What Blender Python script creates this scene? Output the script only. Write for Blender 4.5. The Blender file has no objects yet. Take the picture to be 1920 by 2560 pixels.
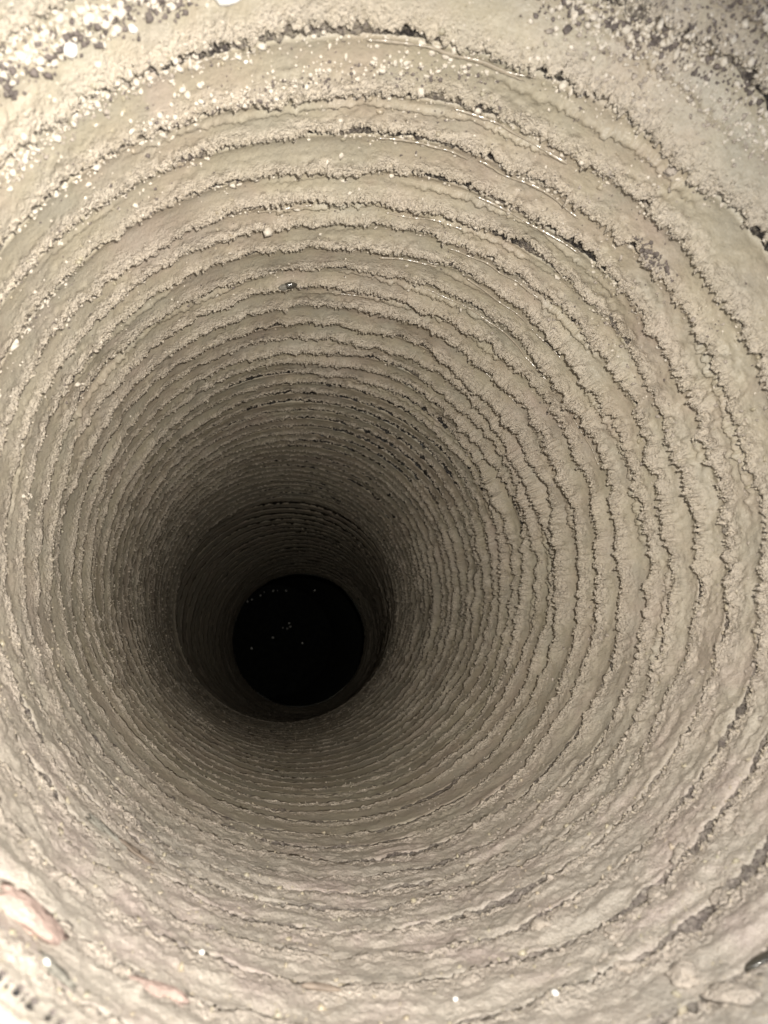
import bpy, math, random
import numpy as np
from mathutils import Vector, Quaternion

# ------------------------------------------------------------------ camera, sky, flash
R = 0.30                       # radius of the bored shaft in metres; everything below is written in units of R
ZC = 1.10                      # height of the lens above the ground, in R
OX, OY = 0.35, 0.33            # the shaft axis lies this far right / up of the lens
C = bpy.context.scene
COL = C.collection
cam_d = bpy.data.cameras.new('camera'); cam = bpy.data.objects.new('camera', cam_d); COL.objects.link(cam)
cam_d.sensor_fit = 'VERTICAL'; cam_d.sensor_height = 24.0; cam_d.sensor_width = 18.0
cam_d.lens = 12.0 / (1280 / 1862.0)
cam_d.clip_start = 0.01; cam_d.clip_end = 100
cam.rotation_mode = 'QUATERNION'
cam.rotation_quaternion = Vector((0, 0, -1)).rotation_difference(Vector((-350, -325, -1862)).normalized()).inverted()
cam.location = (-OX * R, -OY * R, ZC * R)
cam_d.dof.use_dof = True; cam_d.dof.focus_distance = 3.1 * R; cam_d.dof.aperture_fstop = 5.6
C.camera = cam
C.view_settings.view_transform = 'Standard'; C.view_settings.look = 'None'
C.view_settings.exposure = 0.0; C.view_settings.gamma = 1.0
C.cycles.max_bounces = 6; C.cycles.diffuse_bounces = 5; C.cycles.glossy_bounces = 3

w = bpy.data.worlds.new('World'); C.world = w; w.use_nodes = True
nt = w.node_tree; bg = nt.nodes['Background']
sky = nt.nodes.new('ShaderNodeTexSky'); sky.sky_type = 'NISHITA'; sky.sun_disc = False
sky.sun_elevation = math.radians(35); sky.sun_rotation = math.radians(120)
nt.links.new(sky.outputs[0], bg.inputs['Color']); bg.inputs['Strength'].default_value = 0.10

fl = bpy.data.lights.new('phone_flash', 'SPOT'); fl.energy = 38; fl.spot_size = math.radians(122); fl.spot_blend = 1.0; fl.shadow_soft_size = 0.006; fl.color = (1.0, 0.95, 0.87)
flo = bpy.data.objects.new('phone_flash', fl); COL.objects.link(flo)
flo.location = (cam.location.x + 0.045, cam.location.y + 0.05, cam.location.z + 0.0)
flo.rotation_euler = (math.radians(2), math.radians(3), 0)        # the cone points down the hole

# ------------------------------------------------------------------ noise
rs = np.random.RandomState(7)
PERM = rs.permutation(4096)
ANG = rs.rand(4096) * 2 * math.pi
GX, GY = np.cos(ANG), np.sin(ANG)
def pn(x, y, per, seed=0):
    """gradient noise, periodic in x with a whole period; about -0.7..0.7"""
    xi = np.floor(x).astype(np.int64); yi = np.floor(y).astype(np.int64)
    xf = x - xi; yf = y - yi
    u = xf * xf * xf * (xf * (xf * 6 - 15) + 10); v = yf * yf * yf * (yf * (yf * 6 - 15) + 10)
    def g(ix, iy, dx, dy):
        h = PERM[(PERM[(ix % per + seed * 131) & 4095] + iy * 7 + seed * 17) & 4095]
        return GX[h] * dx + GY[h] * dy
    a = g(xi, yi, xf, yf); b = g(xi + 1, yi, xf - 1, yf)
    c = g(xi, yi + 1, xf, yf - 1); d = g(xi + 1, yi + 1, xf - 1, yf - 1)
    ab = a + (b - a) * u; cd = c + (d - c) * u
    return (ab + (cd - ab) * v) * 1.4
def nz(th, z, n, asp=1.0, octv=1, seed=0):
    """noise on the shaft wall: n cells round it, asp = how much longer than tall a cell is"""
    o = 0; am = 1.0; tot = 0
    for k in range(octv):
        nn = int(n * 2 ** k)
        o = o + am * pn(th / (2 * math.pi) * nn, z * nn / (2 * math.pi) * asp, nn, seed + k * 3)
        tot += am; am *= 0.5
    return o / tot ** 0.7
def lobe(th, deg, width):
    d = np.abs((np.degrees(th) - deg + 180) % 360 - 180)
    return np.exp(-(d / width) ** 2)
def sst(a, b, x):
    t = np.clip((x - a) / (b - a), 0, 1); return t * t * (3 - 2 * t)

# ------------------------------------------------------------------ shape of the wall
ZB = [1.10, 1.22, 1.40, 1.574, 1.724, 1.883, 2.035, 2.17, 2.307, 2.469, 2.62, 2.78, 2.965, 3.11]
while ZB[-1] < 6.65: ZB.append(ZB[-1] + 0.158)
ZLEDGE = ZB[-1]; KL = len(ZB) - 1
while ZB[-1] < 10.8: ZB.append(ZB[-1] + 0.21)
ZEND = ZB[-1]
NB = len(ZB) - 1
def centre(z):
    t = sst(ZLEDGE - 1.0, ZEND, z)
    return 0.44 * t, -0.30 * t
def base_radius(th, z):
    bell = sst(ZLEDGE, ZLEDGE + 0.25, z) * (1 - sst(ZLEDGE + 0.8, ZEND, z))
    r = 1 + bell * (-0.01 + 0.13 * lobe(th, 190, 55) + 0.03 * lobe(th, 270, 50))
    r = r - 0.05 * sst(ZEND - 1.2, ZEND - .1, z)
    r = r + 0.010 * pn(th / 6.28318 * 5, z * 1.0, 5, 5) + 0.006 * pn(th / 6.28318 * 11, z * 2.5, 11, 9)
    r = r + (1 - sst(1.1, 1.5, z)) * (0.10 * lobe(th, 50, 50) + 0.06 * lobe(th, 130, 35) - 0.0)
    return r
def boundary(k, th):
    zb = ZB[k]
    if k == 0: return np.full_like(th, zb)
    amp = (1.0 - 0.45 * float(sst(2.4, 3.6, zb))) if k < KL else 0.6
    if k == KL: amp = 0.5
    zz = zb + 0.020 * np.sin(th + 0.6)
    zz = zz + amp * (0.034 * pn(th / 6.28318 * 5, th * 0 + zb * 1.1, 5, 11) + 0.014 * pn(th / 6.28318 * 14, th * 0 + zb * 2.0, 14, 12)
          + 0.005 * pn(th / 6.28318 * 37, th * 0 + k * 5.3, 37, 13) * (0.6 + 0.8 * lobe(th, 150, 60)))
    return zz
def profile(k, th, s):
    """band k, angle, s in 0..1 down the band -> radius, depth, lip mask, scar mask"""
    z0 = boundary(k, th); z1 = boundary(k + 1, th); p = z1 - z0
    zk = th * 0 + k * 3.7
    top = lobe(th, 80, 60); right = lobe(th, 10, 45); left = lobe(th, 175, 45); bot = lobe(th, 262, 55)
    near = 1 - sst(1.2, 2.6, z0)
    deepf = sst(ZLEDGE - .1, ZLEDGE + .1, z0)
    zl = 0.84 + 0.20 * pn(th / 6.28318 * 17, zk, 17, 21) + 0.09 * pn(th / 6.28318 * 60, zk, 60, 22) + 0.10 * near * bot - 0.07 * top * sst(1.5, 1.75, z0)
    zl = 0.86 + (zl - 0.86) * (1 - 0.35 * sst(2.6, 3.6, z0)) - 0.36 * sst(2.7, 3.6, z0) * lobe(th, 60, 68)
    zl = np.clip(zl, 0.46 + 0.20 * near + 0.16 * (1 - sst(1.4, 1.6, z0)), 0.985)
    H = (0.019 + 0.007 * top + 0.022 * right + 0.000 * left - 0.013 * bot) * (1 + 0.8 * pn(th / 6.28318 * 13, zk, 13, 23)
        + 0.5 * pn(th / 6.28318 * 90, zk, 90, 24))
    H = H * (1 + 0.2 * sst(2.0, 3.0, z0) * lobe(th, 62, 62)) * (1 - 0.66 * sst(2.8, 4.0, z0) * lobe(th, 62, 66))
    H = np.clip(H, 0.002, 0.07) * (1 - 0.35 * near) * (1 - 0.45 * sst(4.9, 6.5, z0))
    if k == KL - 1: H = H * 0.8 + 0.010 * (1 - top)
    # ragged edge of the lip: crumbs and curls of mud
    jag = 0.006 * nz(th, z0 + 40, 130, 1, 1, 31) + 0.013 * nz(th, z0 + 10, 330, 1, 1, 32) + 0.014 * nz(th, z0, 640, 1, 1, 33)
    jag = jag * (0.8 + 0.6 * right + 0.4 * top - 0.3 * bot) * (1 - 0.3 * deepf) * (1 + 0.5 * sst(2.5, 4.0, z0))
    a, b = 0.72, 0.80
    q = np.clip(s / a, 0, 1)
    f1 = q * zl
    z_a = z0 + p * f1 + jag * sst(0.55, 1.0, q)
    rise = 0.6 * sst(0.48, 0.88, q) + 0.4 * sst(0.78, 1.0, q) - 0.22 * np.sin(np.clip(q / 0.5, 0, 1) * math.pi)
    crumb = sst(0.50, 0.76, q + 0.45 * nz(th, z0 + p * q, 40, 1, 3, 35))
    h_a = H * rise
    zlip = z0 + p * zl + jag
    t2 = np.clip((s - a) / (b - a), 0, 1)
    h_b = H * (1 - 1.15 * t2)
    z_b = zlip - 0.006 * np.sin(t2 * 3.14) - 0.002 * t2
    t3 = np.clip((s - b) / (1 - b), 0, 1)
    zs = np.minimum(zlip, z1 - 0.004) - 0.002
    z_c = zs + (z1 - zs) * t3
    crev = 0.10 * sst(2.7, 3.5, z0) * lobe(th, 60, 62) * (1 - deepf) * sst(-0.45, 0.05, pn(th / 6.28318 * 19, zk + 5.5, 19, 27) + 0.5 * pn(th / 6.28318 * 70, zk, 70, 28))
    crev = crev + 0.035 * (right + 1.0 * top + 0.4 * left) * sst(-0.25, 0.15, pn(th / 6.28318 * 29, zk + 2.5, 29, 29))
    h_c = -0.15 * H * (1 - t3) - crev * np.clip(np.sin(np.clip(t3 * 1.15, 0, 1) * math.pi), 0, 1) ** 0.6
    in_a = s <= a; in_b = (s > a) & (s <= b)
    z = np.where(in_a, z_a, np.where(in_b, z_b, z_c))
    h = np.where(in_a, h_a, np.where(in_b, h_b, h_c))
    # crumbly relief on the ridge, torn relief in the scar, near smooth trough
    g1 = nz(th, z, 250, 1.0, 3, 41)
    g2 = nz(th, z, 90, 1.3, 2, 42)
    patch = np.clip(0.75 + 0.9 * nz(th, z, 19, 1.5, 1, 43), 0.15, 1.7)
    scar_shade = np.where(s > b, sst(0, .15, t3), 0) * np.clip((z1 - zs) * 28, 0, 1)
    rough = crumb * np.where(in_a, 1, 0) * (0.0075 + 0.006 * right) + np.where(in_b, 0.004, 0) + scar_shade * 0.017 + 0.0006
    h = h + rough * patch * (g1 * 0.9 + g2 * 0.6) * (1 - 0.2 * deepf)
    # a second, broken ridge inside some bands
    m2 = sst(0.05, 0.35, pn(th / 6.28318 * 9, zk + 1.3, 9, 51) + 0.15 * right)
    c2 = 0.36 + 0.12 * pn(th / 6.28318 * 31, zk, 31, 52) + jag * 3
    sec = sst(c2 - 0.22, c2, q) * (1 - sst(c2, c2 + 0.05, q)) * m2
    h = h + sec * 0.55 * H * (1 + 0.8 * g1)
    # scraped streaks and slumps low on the near side and round the mouth
    lowz = 1 - sst(2.2, 3.3, z)
    low = bot * lowz + 0.5 * lobe(th, 215, 40) * (1 - sst(1.8, 2.6, z)) + 0.7 * lobe(th, 320, 35) * (1 - sst(1.6, 3.0, z))
    low = np.clip(low, 0, 1)
    stre = nz(th + 0.35 * (z - 1.5), z, 26, 5.0, 3, 61)
    lumps = nz(th, z, 34, 1.4, 3, 62)
    h = h * (1 - 0.45 * low)
    h = h + right * (1 - sst(1.9, 2.6, z)) * (0.020 * nz(th, z, 40, 0.7, 3, 66) + 0.004 * g1) + low * (0.007 * stre + 0.017 * np.clip(lumps, -.15, 1) + 0.006 * g2 + 0.003 * g1)
    mouth = 1 - sst(1.12, 1.45, z)
    h = h + mouth * (0.018 + 0.03 * lobe(th, 45, 35)) * nz(th, z, 22, 1.3, 3, 63) * (0.4 + 0.6 * sst(1.1, 1.16, z))
    groove = (1 - sst(0, 0.03, s)) + sst(0.97, 1.0, s)
    h = h - 0.006 * groove * (1 - 0.3 * low)
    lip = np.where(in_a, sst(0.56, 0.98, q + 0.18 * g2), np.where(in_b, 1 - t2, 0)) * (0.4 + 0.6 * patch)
    rr = base_radius(th, z) - h
    return rr, z, np.clip(lip, 0, 1), np.clip(scar_shade * (0.62 + np.clip(crev * 9, 0, 0.38)) + 0.4 * in_b * t2, 0, 1)  # torn-soil mask, raised in crevices and lip undercuts to paint their shade
def to_world(th, rr, z):
    cx, cy = centre(z)
    return (cx + rr * np.cos(th)) * R, (cy + rr * np.sin(th)) * R, (ZC - z) * R

# ------------------------------------------------------------------ materials
class NT:
    def __init__(self, name):
        self.m = bpy.data.materials.new(name); self.m.use_nodes = True
        self.t = self.m.node_tree; self.b = self.t.nodes['Principled BSDF']
        self.pos = self.t.nodes.new('ShaderNodeNewGeometry').outputs['Position']
    def n(self, kind, **kw):
        x = self.t.nodes.new(kind)
        for k, v in kw.items():
            if hasattr(x, k): setattr(x, k, v)
            else: x.inputs[k].default_value = v
        return x
    def l(self, a, b): self.t.links.new(a, b)
    def noise(self, scale, detail=3, rough=0.55, dist=0.0, vec=None):
        x = self.n('ShaderNodeTexNoise'); x.inputs['Scale'].default_value = scale
        x.inputs['Detail'].default_value = detail; x.inputs['Roughness'].default_value = rough; x.inputs['Distortion'].default_value = dist
        self.l(vec or self.pos, x.inputs['Vector']); return x.outputs['Fac']
    def ramp(self, src, pts):
        x = self.n('ShaderNodeValToRGB'); e = x.color_ramp.elements
        while len(e) < len(pts): e.new(0.5)
        for q, (p, c) in zip(e, pts): q.position = p; q.color = c if len(c) == 4 else (*c, 1)
        self.l(src, x.inputs[0]); return x.outputs[0]
    def mix(self, fac, a, b, mode='MIX'):
        x = self.n('ShaderNodeMix'); x.data_type = 'RGBA'; x.blend_type = mode
        for s, v in ((x.inputs['Factor'], fac), (x.inputs['A'], a), (x.inputs['B'], b)):
            if isinstance(v, (tuple, float, int)): s.default_value = (*v, 1) if isinstance(v, tuple) else v
            else: self.l(v, s)
        return x.outputs['Result']
    def math(self, op, a, b=0.0):
        x = self.n('ShaderNodeMath'); x.operation = op
        for s, v in ((x.inputs[0], a), (x.inputs[1], b)):
            if isinstance(v, (float, int)): s.default_value = v
            else: self.l(v, s)
        return x.outputs[0]
    def bump(self, h, dist, strength=1.0, normal=None):
        x = self.n('ShaderNodeBump'); x.inputs['Distance'].default_value = dist; x.inputs['Strength'].default_value = strength
        self.l(h, x.inputs['Height'])
        if normal: self.l(normal, x.inputs['Normal'])
        return x.outputs[0]

def gray(v): return (v, v, v)
def clay_material(name, tint=(1, 1, 1)):
    m = NT(name)
    lip = m.n('ShaderNodeAttribute', attribute_name='lip').outputs['Fac']
    scar_shade = m.n('ShaderNodeAttribute', attribute_name='scar_shade').outputs['Fac']
    mott = m.noise(9, 4, 0.6, 0.3)
    base = m.ramp(mott, [(0.30, (0.32, 0.29, 0.218)), (0.46, (0.352, 0.31, 0.218)), (0.58, (0.345, 0.29, 0.21)), (0.72, (0.36, 0.295, 0.232))])
    base = m.mix(m.ramp(m.noise(22, 3, .6), [(0.45, gray(0)), (0.68, gray(0.6))]), base, (0.31, 0.29, 0.23))
    base = m.mix(m.ramp(m.noise(14, 3, .6, 0.5), [(0.60, gray(0)), (0.72, gray(0.45))]), base, (0.42, 0.34, 0.285))
    base = m.mix(m.n('ShaderNodeAttribute', attribute_name='rosy').outputs['Fac'], base, m.ramp(m.noise(17, 4, .6, .4), [(0.35, (0.36, 0.325, 0.28)), (0.5, (0.40, 0.355, 0.305)), (0.66, (0.41, 0.345, 0.31))]))
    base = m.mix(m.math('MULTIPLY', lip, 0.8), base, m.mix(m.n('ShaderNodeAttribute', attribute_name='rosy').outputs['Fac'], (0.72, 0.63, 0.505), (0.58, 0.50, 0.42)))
    sc = m.math('MULTIPLY', scar_shade, m.ramp(m.noise(330, 3, .65), [(0.38, gray(1.0)), (0.62, gray(0.35))]))
    base = m.mix(m.math('MINIMUM', m.math('MULTIPLY', sc, 1.5), 1.0), base, m.ramp(scar_shade, [(0.62, (0.13, 0.108, 0.098)), (0.95, (0.035, 0.03, 0.028))]))  # torn soil tone, running to near black as painted crevice shadow
    fine = m.noise(420, 3, 0.65)
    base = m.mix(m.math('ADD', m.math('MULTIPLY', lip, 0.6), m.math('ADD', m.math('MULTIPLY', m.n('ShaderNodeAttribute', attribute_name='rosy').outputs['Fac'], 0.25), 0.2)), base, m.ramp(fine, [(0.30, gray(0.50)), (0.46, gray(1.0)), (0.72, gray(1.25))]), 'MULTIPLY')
    grit = m.noise(900, 2, 0.6)
    base = m.mix(m.ramp(grit, [(0.68, gray(0)), (0.74, gray(0.55))]), base, (0.66, 0.58, 0.45))
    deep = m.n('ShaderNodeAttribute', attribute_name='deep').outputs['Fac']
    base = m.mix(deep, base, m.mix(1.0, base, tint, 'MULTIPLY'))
    m.l(base, m.b.inputs['Base Color'])
    r = m.mix(lip, m.ramp(m.noise(60, 3), [(0.35, gray(0.30)), (0.65, gray(0.48))]), gray(0.8))
    m.l(r, m.b.inputs['Roughness'])
    rough = m.math('ADD', m.math('MULTIPLY', lip, 0.8), m.math('ADD', m.math('MULTIPLY', scar_shade, 0.8), m.math('ADD', m.math('MULTIPLY', m.n('ShaderNodeAttribute', attribute_name='rosy').outputs['Fac'], 0.28), 0.10)))
    hh = m.math('ADD', m.math('MULTIPLY', m.noise(260, 4, 0.65), 1.0), m.math('MULTIPLY', m.noise(700, 3, 0.6), 0.5))
    vo = m.n('ShaderNodeTexVoronoi'); vo.inputs['Scale'].default_value = 330; m.l(m.pos, vo.inputs['Vector'])
    hh = m.math('SUBTRACT', hh, m.math('MULTIPLY', vo.outputs['Distance'], m.math('MULTIPLY', lip, 0.5)))
    b = m.bump(m.math('MULTIPLY', hh, rough), 0.006, 1.0)
    m.l(b, m.b.inputs['Normal'])
    return m.m
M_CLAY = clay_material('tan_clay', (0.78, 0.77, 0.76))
def simple(name, col, rough=0.6, var=0.35, scale=120, bump=0.002, spec=0.5):
    m = NT(name)
    f = m.ramp(m.noise(scale, 4, .6), [(0.3, gray(1 - var)), (0.7, gray(1 + var))])
    m.l(m.mix(1.0, col, f, 'MULTIPLY'), m.b.inputs['Base Color'])
    m.b.inputs['Roughness'].default_value = rough; m.b.inputs['Specular IOR Level'].default_value = spec
    if bump: m.l(m.bump(m.noise(scale * 2.5, 4, .6), bump, 0.8), m.b.inputs['Normal'])
    return m.m
M_WET = simple('water_film', (0.34, 0.29, 0.22), 0.19, 0.2, 200, 0, 1.0)
M_PALE = simple('pale_grit', (0.60, 0.54, 0.45), 0.6, 0.2, 300, 0.001)
M_CREAM = simple('cream_ground', (0.80, 0.77, 0.66), 0.7, 0.04, 30, 0.0004)
M_DARKSTONE = simple('dark_wet_stone', (0.055, 0.05, 0.04), 0.12, 0.5, 150, 0.001, 0.8)
M_SOIL = simple('dark_soil', (0.15, 0.125, 0.11), 0.8, 0.4, 200, 0.002)
M_PINK = simple('pink_stone', (0.42, 0.315, 0.27), 0.75, 0.3, 90, 0.005, 0.2)
M_GREY = simple('grey_stone', (0.24, 0.225, 0.19), 0.7, 0.4, 110, 0.006, 0.3)
M_BROWN = simple('brown_stone', (0.20, 0.16, 0.125), 0.6, 0.35, 90, 0.002)
M_QUARTZ = simple('white_quartz', (0.86, 0.84, 0.80), 0.15, 0.08, 200, 0.0005, 0.8)
M_CLOD = simple('clay_clod', (0.46, 0.40, 0.335), 0.7, 0.25, 160, 0.006)
mg = NT('wet_glint'); mg.b.inputs['Base Color'].default_value = (0.35, 0.34, 0.31, 1); mg.b.inputs['Metallic'].default_value = 1.0
mg.b.inputs['Roughness'].default_value = 0.30; M_GLINT = mg.m

# ------------------------------------------------------------------ mesh helpers
def raw_mesh(name, co, quads, mat, smooth=True, attrs=None):
    me = bpy.data.meshes.new(name)
    co = np.ascontiguousarray(co, dtype=np.float32); quads = np.ascontiguousarray(quads, dtype=np.int32)
    n = quads.shape[1]
    me.vertices.add(len(co)); me.vertices.foreach_set('co', co.ravel())
    me.loops.add(quads.size); me.loops.foreach_set('vertex_index', quads.ravel())
    me.polygons.add(len(quads)); me.polygons.foreach_set('loop_start', np.arange(0, quads.size, n, dtype=np.int32))
    me.polygons.foreach_set('use_smooth', np.full(len(quads), smooth, dtype=bool))
    if attrs:
        for k, v in attrs.items():
            a = me.attributes.new(k, 'FLOAT', 'POINT'); a.data.foreach_set('value', np.ascontiguousarray(v, dtype=np.float32).ravel())
    me.update(); me.validate()
    me.materials.append(mat)
    return me
def link(name, me, parent=None, label=None, cat=None, group=None, kind=None):
    o = bpy.data.objects.new(name, me); COL.objects.link(o)
    if parent: o.parent = parent
    if label: o['label'] = label
    if cat: o['category'] = cat
    if group: o['group'] = group
    if kind: o['kind'] = kind
    return o
def grid_quads(nr, nt_):
    i = np.arange(nr - 1)[:, None]; j = np.arange(nt_)[None, :]; j2 = (j + 1) % nt_
    return np.stack([i * nt_ + j + 0 * i, (i + 1) * nt_ + j, (i + 1) * nt_ + j2, i * nt_ + j2 + 0 * i], -1).reshape(-1, 4)

# ------------------------------------------------------------------ the bored shaft, one part per auger turn
shaft = link('borehole', None, label='deep round auger-bored borehole with spiral-grooved tan clay walls going down into the dark', cat='borehole')
for k in range(NB):
    zc = ZB[k]
    if zc < 2.0: nth, nr = 2000, 36
    elif zc < 2.7: nth, nr = 2300, 30
    elif zc < 3.6: nth, nr = 1900, 24
    elif zc < 5.0: nth, nr = 1400, 18
    elif zc < ZLEDGE - .01: nth, nr = 1100, 14
    else: nth, nr = 800, 11
    th = (np.arange(nth) / nth * 2 * math.pi)[None, :]
    na = int(nr * 0.66); nb_ = max(3, int(nr * 0.12)); nc = nr - na - nb_
    s = np.concatenate([np.linspace(0, .72, na) ** 1.0, np.linspace(.72, .80, nb_ + 1)[1:], np.linspace(.80, 1.0, nc + 1)[1:]])[:, None]
    TH = np.broadcast_to(th, (nr, nth)); S = np.broadcast_to(s, (nr, nth))
    rr, z, lip, scar_shade = profile(k, TH, S)
    rr = np.vstack([rr[:1] + 0.03, rr, rr[-1:] + 0.03]); z = np.vstack([z[:1] - 0.004, z, z[-1:] + 0.004])
    lip = np.vstack([lip[:1], lip, lip[-1:]]); scar_shade = np.vstack([scar_shade[:1], scar_shade, scar_shade[-1:]])
    TT = np.vstack([TH[:1], TH, TH[-1:]])
    x, y, zz = to_world(TT, rr, z)
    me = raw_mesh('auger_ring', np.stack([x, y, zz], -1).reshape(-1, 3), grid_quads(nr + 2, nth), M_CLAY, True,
                  {'lip': lip, 'scar_shade': scar_shade, 'rosy': np.clip(lobe(TT, 265, 75) * (1 - sst(1.8, 3.4, z)) + .2, 0, 1) * .9, 'deep': sst(4.8, 8.6, z + 0.5 * pn(TT / 6.28318 * 7, z * 1.5, 7, 55))})
    ring = link('auger_ring', me, shaft)

# wider black void under the last lip, with a muddy floor far down
cx, cy = centre(np.array(ZEND))
nth = 400; th = (np.arange(nth) / nth * 2 * math.pi)[None, :]
rows = [(0.95, 0), (0.97, .03), (1.15, .12), (1.32, .5), (1.40, 1.5), (1.40, 3.5), (1.38, 6.0), (1.35, 8.0)]
zz = np.array([ZEND + r[1] for r in rows])[:, None] + 0 * th; rr = np.array([r[0] for r in rows])[:, None] + 0.03 * nz(th + 0 * zz, zz, 9, 1, 3, 70)
co = np.stack([(cx + rr * np.cos(th)) * R, (cy + rr * np.sin(th)) * R, (ZC - zz) * R], -1).reshape(-1, 3)
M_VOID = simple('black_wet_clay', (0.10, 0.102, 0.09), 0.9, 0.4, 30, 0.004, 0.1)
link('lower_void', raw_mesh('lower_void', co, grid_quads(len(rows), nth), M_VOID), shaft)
a = np.arange(96) / 96 * 2 * math.pi
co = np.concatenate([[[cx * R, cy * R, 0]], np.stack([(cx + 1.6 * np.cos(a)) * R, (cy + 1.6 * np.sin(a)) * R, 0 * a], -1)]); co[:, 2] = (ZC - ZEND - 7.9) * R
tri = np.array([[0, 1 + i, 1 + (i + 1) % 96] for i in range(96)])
link('pit_floor', raw_mesh('pit_floor', co, tri, simple('pit_mud_shade', (0.02, 0.021, 0.019), 0.9, 0.4, 30, 0.004, 0.1)), kind='structure')  # floor colour dropped below the void clay, painting in the pit's darkness

# ground sheet round the mouth
nth = 720; th = (np.arange(nth) / nth * 2 * math.pi)[None, :]
r0 = profile(0, th, th * 0)[0]
rad = [r0 + 0.035, r0 + 0.012, r0 + 0.012 + 0.02, r0 + 0.06, r0 * 0 + 1.25, r0 * 0 + 2.0, r0 * 0 + 6, r0 * 0 + 60]
hz = [-.03, -.006, 0.008, .012, .010, 0.0, 0.0, 0.0]
co = np.stack([np.vstack([q * np.cos(th) for q in rad]), np.vstack([q * np.sin(th) for q in rad]), np.vstack([th * 0 + q for q in hz])], -1).reshape(-1, 3) * R
link('ground', raw_mesh('ground', co, grid_quads(len(rad), nth)[:, ::-1], M_CREAM), kind='structure')

# ------------------------------------------------------------------ picking places on the wall
def surf(k, th, s):
    th = np.atleast_1d(np.asarray(th, float)); s = np.broadcast_to(np.asarray(s, float), th.shape)
    rr, z, _, _ = profile(k, th, s)
    return np.stack(to_world(th, rr, z), -1)
camM = cam.rotation_quaternion.to_matrix(); camP = np.array(cam.location)
def wall_at(px, py):
    """where the ray through photo point (px,py) of 1920x2560 meets the plain shaft wall: angle and depth"""
    d = np.array(camM @ Vector(((px - 960) / 1862, -(py - 1280) / 1862, -1))); o = camP / R
    a_ = d[0] ** 2 + d[1] ** 2; b_ = 2 * (o[0] * d[0] + o[1] * d[1]); c_ = o[0] ** 2 + o[1] ** 2 - 1
    t = (-b_ + math.sqrt(b_ * b_ - 4 * a_ * c_)) / (2 * a_); p = o + t * d
    return math.atan2(p[1], p[0]) % (2 * math.pi), ZC - p[2]
def on_wall(px, py):
    th, z = wall_at(px, py); t1 = np.array([th])
    for k in range(NB):
        if boundary(k, t1)[0] <= z < boundary(k + 1, t1)[0]: break
    ss = np.linspace(0, 1, 200); rr, zz, _, _ = profile(k, np.full(200, th), ss)
    i = int(np.argmin(abs(zz - z)))
    p = np.array(to_world(th, rr[i], zz[i]))
    return Vector(p), th, k

def stone_mesh(name, mat, sub=2, seed=0, squash=(1, 1, 1), rough=0.18, sharp=False):
    import bmesh
    bm = bmesh.new(); bmesh.ops.create_icosphere(bm, subdivisions=sub, radius=1)
    rnd = np.random.RandomState(seed); ph = rnd.rand(3, 3) * 6
    for v in bm.verts:
        d = v.co.copy(); f = 1 + rough * .35 * math.sin(13 * d.x + ph[2, 0]) * math.sin(11 * d.y + 9 * d.z + ph[2, 1]) + rough * (math.sin(2.1 * d.x + ph[0, 0]) * math.cos(1.7 * d.y + ph[0, 1]) + .6 * math.sin(3.9 * d.z + ph[1, 0] + 2 * d.x) + .3 * math.sin(7 * d.y + ph[1, 1] + 5 * d.x))
        v.co = Vector((d.x * f * squash[0], d.y * f * squash[1], d.z * f * squash[2]))
    for f in bm.faces: f.smooth = not sharp
    me = bpy.data.meshes.new(name); bm.to_mesh(me); bm.free(); me.materials.append(mat); return me
def orient(th, spin=0.0):
    """x along the wall's round, y down the shaft, z out of the wall"""
    n = Vector((-math.cos(th), -math.sin(th), 0)); t = Vector((-math.sin(th), math.cos(th), 0))
    from mathutils import Matrix
    m = Matrix((t, n.cross(t), n)).transposed()
    return (m @ Matrix.Rotation(spin, 3, 'Z')).to_quaternion()
def put(name, mesh, px, py, size, spin=0.0, sink=0.3, **kw):
    p, th, k = on_wall(px, py)
    o = link(name, mesh, **kw); o.rotation_mode = 'QUATERNION'; o.rotation_quaternion = orient(th, spin)
    n = Vector((-math.cos(th), -math.sin(th), 0))
    sz = size if isinstance(size, tuple) else (size, size, size)
    o.scale = [q * R for q in sz]; o.location = p + n * (sz[2] * R * (1 - 2 * sink) * 0.5)
    return o

# ------------------------------------------------------------------ glistening wet streaks along the scored lines
def streak(pts, rad=0.0036):
    a = [wall_at(*p) for p in pts]
    t0, t1 = a[0][0], a[-1][0]; zm = a[len(a) // 2][1]; tm = np.array([a[len(a) // 2][0]])
    k = min(range(NB), key=lambda q: abs(float(boundary(q, tm)[0]) - zm))
    n = max(8, int(abs(t1 - t0) / 0.006)); th = np.linspace(t0, t1, n)
    if k: rl, zl_, _, _ = profile(k - 1, th, np.full(n, 0.72))
    else: rl, zl_ = th * 0 + 1, th * 0
    ker = np.hanning(25); ker /= ker.sum(); b0 = boundary(k, th); pad = lambda v: np.convolve(np.pad(v, 12, 'edge'), ker, 'valid')
    rt = profile(k, th, np.full(n, 0.10))[0]
    hid = pad(np.clip(rt - rl, 0, .1)) * zm / 1.25
    zz = np.maximum(b0 + 0.006, pad(zl_) + hid + 0.012)
    zz = np.minimum(zz, b0 + 0.07); rr = pad(rt) - rad * 0.9 - 0.006
    gate = np.clip(0.8 + 0.9 * pn(th * 12, th * 0 + k, 4096, 81) + 0.6 * pn(th * 60, th * 0 + k, 4096, 82), 0.1, 1.2)
    gate[0] = gate[-1] = 0.02
    ra = rad * gate; m = 6; al = np.arange(m) / m * 2 * math.pi
    r2 = rr[:, None] + ra[:, None] * np.cos(al); z2 = zz[:, None] + ra[:, None] * np.sin(al) * 1.3
    x, y, z3 = to_world(np.broadcast_to(th[:, None], r2.shape), r2, z2)
    co = np.stack([x, y, z3], -1).reshape(-1, 3)
    link('wet_streak', raw_mesh('wet_streak', co, grid_quads(n, m), M_WET), shaft)
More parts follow.
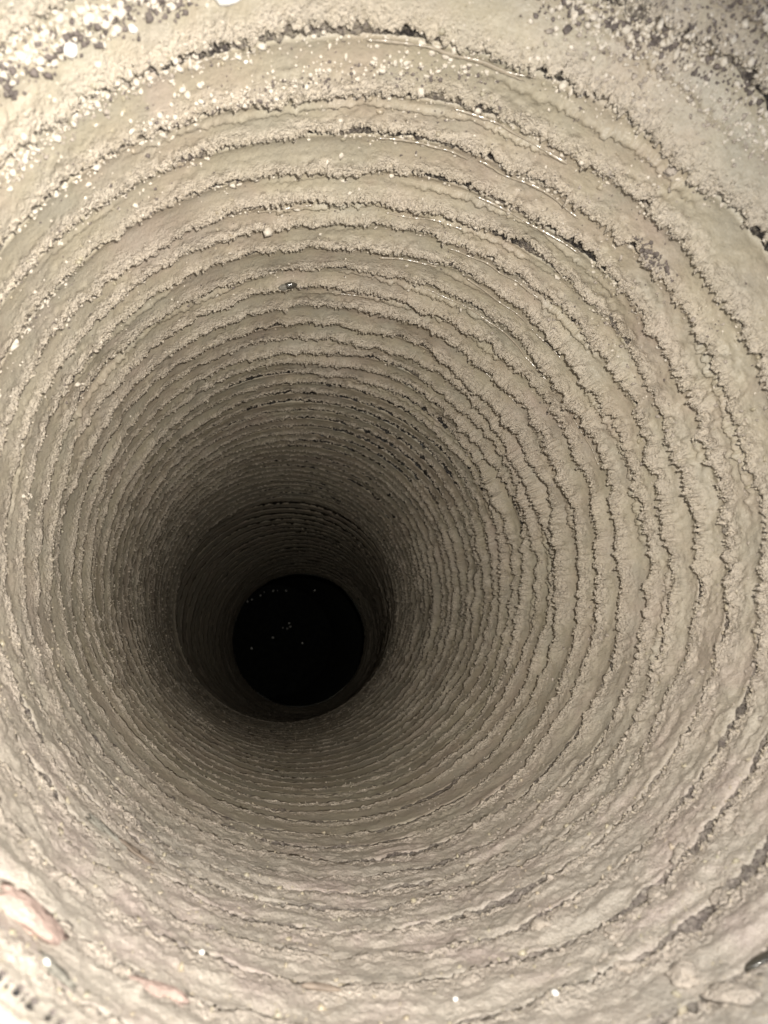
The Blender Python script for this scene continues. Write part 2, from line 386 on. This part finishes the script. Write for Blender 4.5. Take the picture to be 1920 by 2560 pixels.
for pts in [[(930, 30), (1130, 35), (1400, 84)], [(940, 168), (1100, 178), (1310, 214)], [(1120, 310), (1240, 335), (1420, 410)],
            [(930, 386), (1100, 395), (1165, 415)], [(1180, 430), (1260, 440), (1450, 540)], [(1180, 505), (1290, 545), (1440, 640)],
            [(960, 540), (1080, 556), (1200, 590)], [(1110, 636), (1240, 685), (1380, 760)], [(1150, 720), (1255, 765), (1420, 885)],
            [(1030, 735), (1190, 798), (1390, 935)], [(1190, 910), (1260, 960), (1310, 1010)], [(1150, 1020), (1200, 1075), (1250, 1135)],
            [(1262, 1030), (1300, 1065), (1335, 1105)], [(640, 505), (700, 490), (790, 470)], [(1460, 1020), (1500, 1080), (1530, 1150)],
            [(830, 716), (890, 720), (950, 727)], [(960, 600), (1040, 610), (1110, 636)]]:
    streak(pts)

# ------------------------------------------------------------------ pale grit pressed into the upper wall
def grit(name, n, zlo, zhi, tlo, thi, smin, smax, mat, seed, near_crack=0.7, kind='stuff'):
    r = np.random.RandomState(seed)
    import bmesh
    bm = bmesh.new(); bmesh.ops.create_icosphere(bm, subdivisions=1, radius=1)
    V = np.array([v.co for v in bm.verts]); F = np.array([[v.index for v in f.verts] for f in bm.faces]); bm.free()
    C_, Q_ = [], []; off = 0
    ks = [k for k in range(NB) if ZB[k] >= zlo and ZB[k] < zhi]
    wts = np.array([1 / ZB[k] ** 2 for k in ks]); cnt = (n * wts / wts.sum()).astype(int)
    for k, c in zip(ks, cnt):
        th = np.radians(r.uniform(tlo, thi, c * 3))
        clump = nz(th, th * 0 + k * 2.1, 15, 1, 2, 91)
        th = th[clump + r.uniform(-.5, .5, len(th)) > 0.14][:c]; c = len(th)
        s_ = np.where(r.rand(c) < near_crack, np.abs(r.randn(c)) * 0.10, r.rand(c))
        rr, z, _, _ = profile(k, th, np.clip(s_, 0, .99))
        sz = smin * (smax / smin) ** (r.rand(c) ** 3.5)
        x, y, zz = to_world(th, rr + sz * 0.10, z); P = np.stack([x, y, zz], -1)
        sc = (sz[:, None] * r.uniform(.4, 1.3, (c, 3))) * R
        jig = 1 + 0.32 * np.clip(r.randn(c, len(V), 1), -1.8, 1.8)
        co = P[:, None, :] + V[None] * sc[:, None, :] * jig
        C_.append(co.reshape(-1, 3)); Q_.append((F[None] + (np.arange(c) * len(V))[:, None, None]).reshape(-1, 3) + off); off += c * len(V)
    return link(name, raw_mesh(name, np.concatenate(C_), np.concatenate(Q_), mat, True), shaft, kind=kind)
grit('grit', 3000, 1.1, 2.5, 25, 175, 0.0035, 0.012, M_PALE, 1)
grit('grit', 900, 1.1, 3.4, 10, 170, 0.002, 0.007, M_PALE, 2, 0.5)
grit('crumbs', 5200, 1.1, 3.6, 0, 360, 0.002, 0.009, M_CLAY, 3, 0.35)
grit('crumbs', 1500, 1.3, 3.2, 20, 160, 0.002, 0.006, M_SOIL, 4, 0.2)
grit('crumbs', 2500, 1.3, 4.2, -75, 60, 0.003, 0.010, M_CLOD, 6, 0.1)
def gravel_line(pts, n, spread, smin, smax, mats, seed):
    """pale and dark gravel in a line where the photograph shows it, bedded in the clay"""
    r = np.random.RandomState(seed)
    import bmesh
    bm = bmesh.new(); bmesh.ops.create_icosphere(bm, subdivisions=1, radius=1)
    V = np.array([v.co for v in bm.verts]); F = np.array([[v.index for v in f.verts] for f in bm.faces]); bm.free()
    A = np.array([wall_at(*p) for p in pts])
    for mi, mat in enumerate(mats):
        c = n // len(mats); t = r.rand(c) * (len(pts) - 1); i = np.minimum(t.astype(int), len(pts) - 2); f = (t - i)[:, None]
        q = A[i] * (1 - f) + A[i + 1] * f; th = q[:, 0] + r.randn(c) * .02; z = q[:, 1] + r.randn(c) * spread + 0.02 * (mi - .5)
        z = np.clip(z, 1.11, 6); rr = np.zeros(c)
        for k in range(12):
            m_ = (z >= boundary(k, th)) & (z < boundary(k + 1, th))
            if not m_.any(): continue
            ss = np.broadcast_to(np.linspace(0, 1, 60)[:, None], (60, m_.sum())); tt = np.broadcast_to(th[m_], ss.shape)
            R_, Z_, _, _ = profile(k, tt, ss); j = np.abs(Z_ - z[m_]).argmin(0); rr[m_] = R_[j, np.arange(m_.sum())]
        ok = rr > 0.5; th, z, rr = th[ok], z[ok], rr[ok]; c = len(th)
        sz = smin * (smax / smin) ** (r.rand(c) ** 2.0) * (1.0 if mi == 0 else .8)
        x, y, zz = to_world(th, rr - sz * .1, z); P = np.stack([x, y, zz], -1)
        co = P[:, None, :] + V[None] * (sz[:, None] * r.uniform(.5, 1.25, (c, 3)) * R)[:, None, :] * (1 + 0.3 * np.clip(r.randn(c, len(V), 1), -1.8, 1.8))
        link('gravel', raw_mesh('gravel', co.reshape(-1, 3), (F[None] + (np.arange(c) * len(V))[:, None, None]).reshape(-1, 3), mat), shaft, kind='stuff')
gravel_line([(10, 225), (170, 155), (400, 25), (480, 2)], 900, .020, .003, .013, (M_PALE, M_SOIL), 21)
gravel_line([(1340, 10), (1560, 110), (1700, 180), (1915, 320)], 1000, .022, .003, .012, (M_PALE, M_SOIL), 22)
gravel_line([(1500, 5), (1700, 40), (1800, 110), (1915, 150)], 600, .035, .003, .009, (M_CLOD, M_SOIL), 23)
gravel_line([(2, 450), (130, 350), (330, 200), (520, 130)], 420, .018, .003, .010, (M_PALE, M_CLOD), 24)
gravel_line([(330, 340), (560, 240), (760, 190), (960, 170), (1200, 195)], 420, .014, .003, .008, (M_PALE, M_SOIL), 25)
gravel_line([(1380, 70), (1560, 170), (1750, 300), (1915, 430)], 500, .020, .003, .010, (M_PALE, M_CLOD), 26)
def fringe(n, seed):
    """tiny curls and crumbs hanging along every ragged lip"""
    r = np.random.RandomState(seed)
    V = np.array([(1, 0, 0), (-1, 0, 0), (0, 1, 0), (0, -1, 0), (0, 0, 1), (0, 0, -1)], float)
    F = np.array([(0, 2, 4), (2, 1, 4), (1, 3, 4), (3, 0, 4), (2, 0, 5), (1, 2, 5), (3, 1, 5), (0, 3, 5)])
    ks = list(range(KL)); wts = np.array([1 / ZB[k] ** 0.5 for k in ks]); cnt = (n * wts / wts.sum()).astype(int)
    C_, Q_, L_ = [], [], []; off = 0
    for k, c in zip(ks, cnt):
        th = r.rand(c * 3) * 2 * math.pi
        w_ = 0.22 + 0.55 * lobe(th, 20, 60) - 0.17 * lobe(th, 262, 50) + 0.45 * lobe(th, 90, 60) + 0.25 * nz(th, th * 0 + k * 3.1, 30, 1, 2, 93)
        th = th[r.rand(len(th)) < w_][:c]; c = len(th)
        s_ = 0.715 - np.abs(r.randn(c)) * 0.07
        rr, z, _, _ = profile(k, th, np.clip(s_, 0.3, .76))
        sz = (0.0020 + 0.0042 * r.rand(c) ** 2) * (1 - 0.45 * lobe(th, 262, 60)) * (1 + 0.03 * ZB[k])
        x, y, zz = to_world(th, rr - sz * 0.25, z + r.rand(c) * sz); P = np.stack([x, y, zz], -1)
        sc = sz[:, None] * r.uniform(.45, 1.3, (c, 3)) * R
        loc = V[None] * sc[:, None, :] + 0.35 * sc[:, None, :] * r.randn(c, 6, 3)
        C_.append((P[:, None, :] + loc).reshape(-1, 3)); Q_.append((F[None] + (np.arange(c) * 6)[:, None, None]).reshape(-1, 3) + off); off += c * 6
        L_.append(np.full(c * 6, 0.8))
    L = np.concatenate(L_)
    link('mud_fringe', raw_mesh('mud_fringe', np.concatenate(C_), np.concatenate(Q_), M_CLAY, True, {'lip': L, 'scar_shade': L * 0, 'deep': L * 0, 'rosy': L * 0}), shaft, kind='stuff')
fringe(46000, 9)

pm = [stone_mesh('pale_pebble', M_PALE, 1, q, (1, .8, .7), .2) for q in range(4)]
rp = random.Random(5); cntp = 0
bandpts = [((0, 170), (400, 20)), ((40, 330), (330, 120)), ((200, 320), (560, 150)), ((300, 300), (620, 200)), ((1480, 70), (1900, 330)), ((1300, 60), (1560, 160)),
           ((1500, 200), (1900, 380)), ((700, 60), (1000, 110)), ((500, 250), (760, 180))]
for i in range(60):
    (x0, y0), (x1, y1) = rp.choice(bandpts); t = rp.random()
    px = x0 + (x1 - x0) * t + rp.gauss(0, 22); py = y0 + (y1 - y0) * t + rp.gauss(0, 22)
    if not (-10 < px < 1930 and -5 < py < 500): continue
    try:
        put('pale_pebble', pm[i % 4], px, py, rp.uniform(.005, .011), rp.uniform(0, 6), 0.3, label='small pale pebble pressed into the brown clay at the top of the hole',
            cat='pebble', group='pale pebbles in the top of the wall')
    except Exception as e: print('skip', e)

# ------------------------------------------------------------------ single stones, clods and flecks
d = put('dark_pebble', stone_mesh('dark_pebble', M_DARKSTONE, 3, 3, (1, .72, .6), .08), 722, 697, (.026, .020, .02), .1, 0.15,
        label='small dark wet two-lobed pebble set in the smooth clay above the centre', cat='pebble')
l2 = link('lobe', stone_mesh('lobe', M_GREY, 3, 5, (1, .8, .6), .06), d); l2.location = (0.85, 0.12, 0.05); l2.scale = (.85, .9, .9)
put('hollow_crumb', stone_mesh('hollow_crumb', M_SOIL, 2, 8, (1.6, .5, .4), .3), 1540, 1035, .03, 2.0, 0.35, label='dark brown crumb in the small hollow on the right wall', cat='soil crumb')
gravel_line([(1600, 610), (1630, 640), (1665, 690)], 160, .010, .003, .009, (M_SOIL, M_CLOD), 31)
put('pink_stone', stone_mesh('pink_stone', M_PINK, 3, 11, (1.6, .9, .22), .45), 45, 2270, .045, 0.15, 0.44, label='flat pinkish stone in the lower left wall near the rim', cat='stone')
put('pink_stone', stone_mesh('pink_stone', M_PINK, 3, 12, (1.7, .6, .25), .42), 400, 2480, .032, 0.0, 0.35, label='faint pink stone in the bottom wall beside the grey patch', cat='stone')
put('brown_stone', stone_mesh('brown_stone', M_BROWN, 3, 13, (1.9, .55, .3), .1), 800, 2486, .020, 0, 0.3, label='brown half-moon stone set flat in the bottom wall', cat='stone')
put('grey_stone', stone_mesh('grey_stone', M_GREY, 3, 14, (2.2, .6, .3), .5), 262, 2080, .022, 0.25, 0.3, label='long grey stone with gravel in the lower left wall', cat='stone')
put('grey_stone', stone_mesh('grey_stone', M_GREY, 3, 15, (2.0, .7, .2), .5), 120, 2420, .020, 0.1, 0.42, label='smooth grey stone beside the rim in the bottom left corner', cat='stone')
put('brown_stone', stone_mesh('brown_stone', M_BROWN, 3, 16, (2.0, .6, .3), .5), 330, 2130, .022, 0.1, 0.3, label='rough brown stone just below the long grey one', cat='stone')
put('slate_sliver', stone_mesh('slate_sliver', M_DARKSTONE, 2, 17, (1.6, .6, .3), .15), 1905, 2408, .020, -.2, 0.3, label='dark slate sliver at the right edge of the lower wall', cat='stone')
for i, (px, py, sz, lab) in enumerate([(1643, 2250, .020, 'pointed tan clay clod in the lower right wall'), (1539, 2337, .016, 'small tan clod left of the pointed clay clods'),
        (1568, 2420, .017, 'narrow pale clod under the small tan one at lower right'), (1811, 2240, .022, 'large tan clod near the right edge of the lower wall'),
        (1700, 2140, .018, 'rounded clay clod high on the lower right wall'), (1845, 2062, .016, 'round brown knob above the clods at the right edge'),
        (1830, 2500, .028, 'big pale cream clod in the bottom right corner'), (1720, 2440, .024, 'squat clod left of the big cream one'),
        (1360, 2330, .018, 'low clod in the middle of the bottom wall'), (1180, 2300, .014, 'flat clod beside a scraped streak in the bottom wall'),
        (1690, 1390, .016, 'lump of clay on the right wall beside the deep groove'), (250, 1990, .018, 'crumbly clod in the lower left wall')]):
    put('clay_clod', stone_mesh('clay_clod', M_CLOD, 3, 30 + i, (1, 1.4, .4), .38), px, py, sz, rp.uniform(-.5, .5), 0.42, label=lab, cat='clod')
for i, (px, py, sz, lab) in enumerate([(283, 367, .0075, 'bright white quartz chip on the upper left wall'), (403, 322, .006, 'white chip right of the brightest quartz'),
        (85, 508, .005, 'white chip near the left edge on a dark crack'), (440, 498, .007, 'glittering chip in a crack above the centre left'),
        (616, 157, .005, 'tiny white chip high in the tan band'), (697, 238, .004, 'tiny white chip in the second band from the top'),
        (500, 2394, .008, 'white grain alone in the bottom wall'), (1395, 2508, .008, 'round white grain in the bottom wall, right of centre'),
        (1140, 2516, .006, 'white grain lying on a scraped line at the bottom'), (112, 2412, .007, 'white grain on the grey stone at bottom left'),
        (346, 90, .010, 'blurred white chip in the gravelly line at top left'), (372, 1615, .004, 'tiny glint on the left wall beside the dark ledge'),
        (590, 8, .030, 'large white stone cut by the top edge of the picture'), (200, 150, .017, 'white pebble in the gravelly line at top left')]):
    put('quartz_chip', stone_mesh('quartz_chip', M_QUARTZ, 2, 60 + i, (1, .8, .7), .2), px, py, sz, rp.uniform(0, 6), 0.25, label=lab, cat='quartz chip')

# dark crumbs along the cream edge of the mouth
def on_plane(px, py, z):
    d = camM @ Vector(((px - 960) / 1862, -(py - 1280) / 1862, -1)); t = (z - cam.location.z) / d.z
    return cam.location + d * t
for i, (px, py, sz) in enumerate([(7, 2433, .005), (26, 2452, .003), (52, 2470, .0055), (68, 2486, .003), (88, 2503, .006), (131, 2531, .005), (157, 2552, .005)]):
    p = on_plane(px, py, 0.008 * R); o = link('soil_crumb', stone_mesh('soil_crumb', M_SOIL, 2, 80 + i, (1, .8, .6), .25), None,
        label='dark brown soil crumb on the cream edge of the hole, bottom left corner', cat='soil crumb', group='soil crumbs on the rim'); o.location = p; o.scale = [sz * R] * 3
# glinting flecks in the black below the last lip
cxy = centre(np.array(ZEND)); cxx, cyy = float(cxy[0]), float(cxy[1])
fm = stone_mesh('bright_fleck', M_GLINT, 2, 99, (1, 1, .25), .1)
for i, (fx, fy, sz) in enumerate([(195, 562, 1), (240, 536, .9), (284, 513, 1.2), (330, 492, 1), (420, 450, 1), (459, 415, .7), (553, 402, 1.3), (597, 400, .7), (685, 402, 1.1),
        (981, 398, 1.1), (716, 738, 1.1), (729, 773, 1.1), (652, 785, .8), (698, 795, .8), (549, 888, 1.5), (328, 998, 1.3), (854, 944, 1.4)]):
    px, py = 550 + fx / 4.147, 1380 + fy / 4.147
    d = camM @ Vector(((px - 960) / 1862, -(py - 1280) / 1862, -1)); o_ = cam.location / R
    ax, ay = o_.x - cxx, o_.y - cyy
    a_ = d.x ** 2 + d.y ** 2; b_ = 2 * (ax * d.x + ay * d.y); c_ = ax * ax + ay * ay - 1.33 ** 2
    t = (-b_ + math.sqrt(b_ * b_ - 4 * a_ * c_)) / (2 * a_); tf = -(ZC + ZEND + 6.4 - ZC + 0) / d.z * 1.0
    t = min(t, (o_.z - (ZC - ZEND - 7.85)) / -d.z)
    p = (o_ + d * t) * R
    far = i < 9
    f_ = link('bright_fleck', fm, None, label='tiny bright fleck in the row along the upper left of the black pit' if far else 'tiny bright fleck scattered in the middle of the black pit',
              cat='fleck', group='row of flecks in the black pit' if far else 'scattered flecks in the black pit')
    f_.rotation_mode = 'QUATERNION'; f_.rotation_quaternion = ((Vector(cam.location) + Vector(flo.location)) / 2 - p).to_track_quat('Z', 'Y')
    f_.location = p; q = sz * 1.1 * (p - cam.location).length / 745 ; f_.scale = (q * .55, q * .9, q * .55)
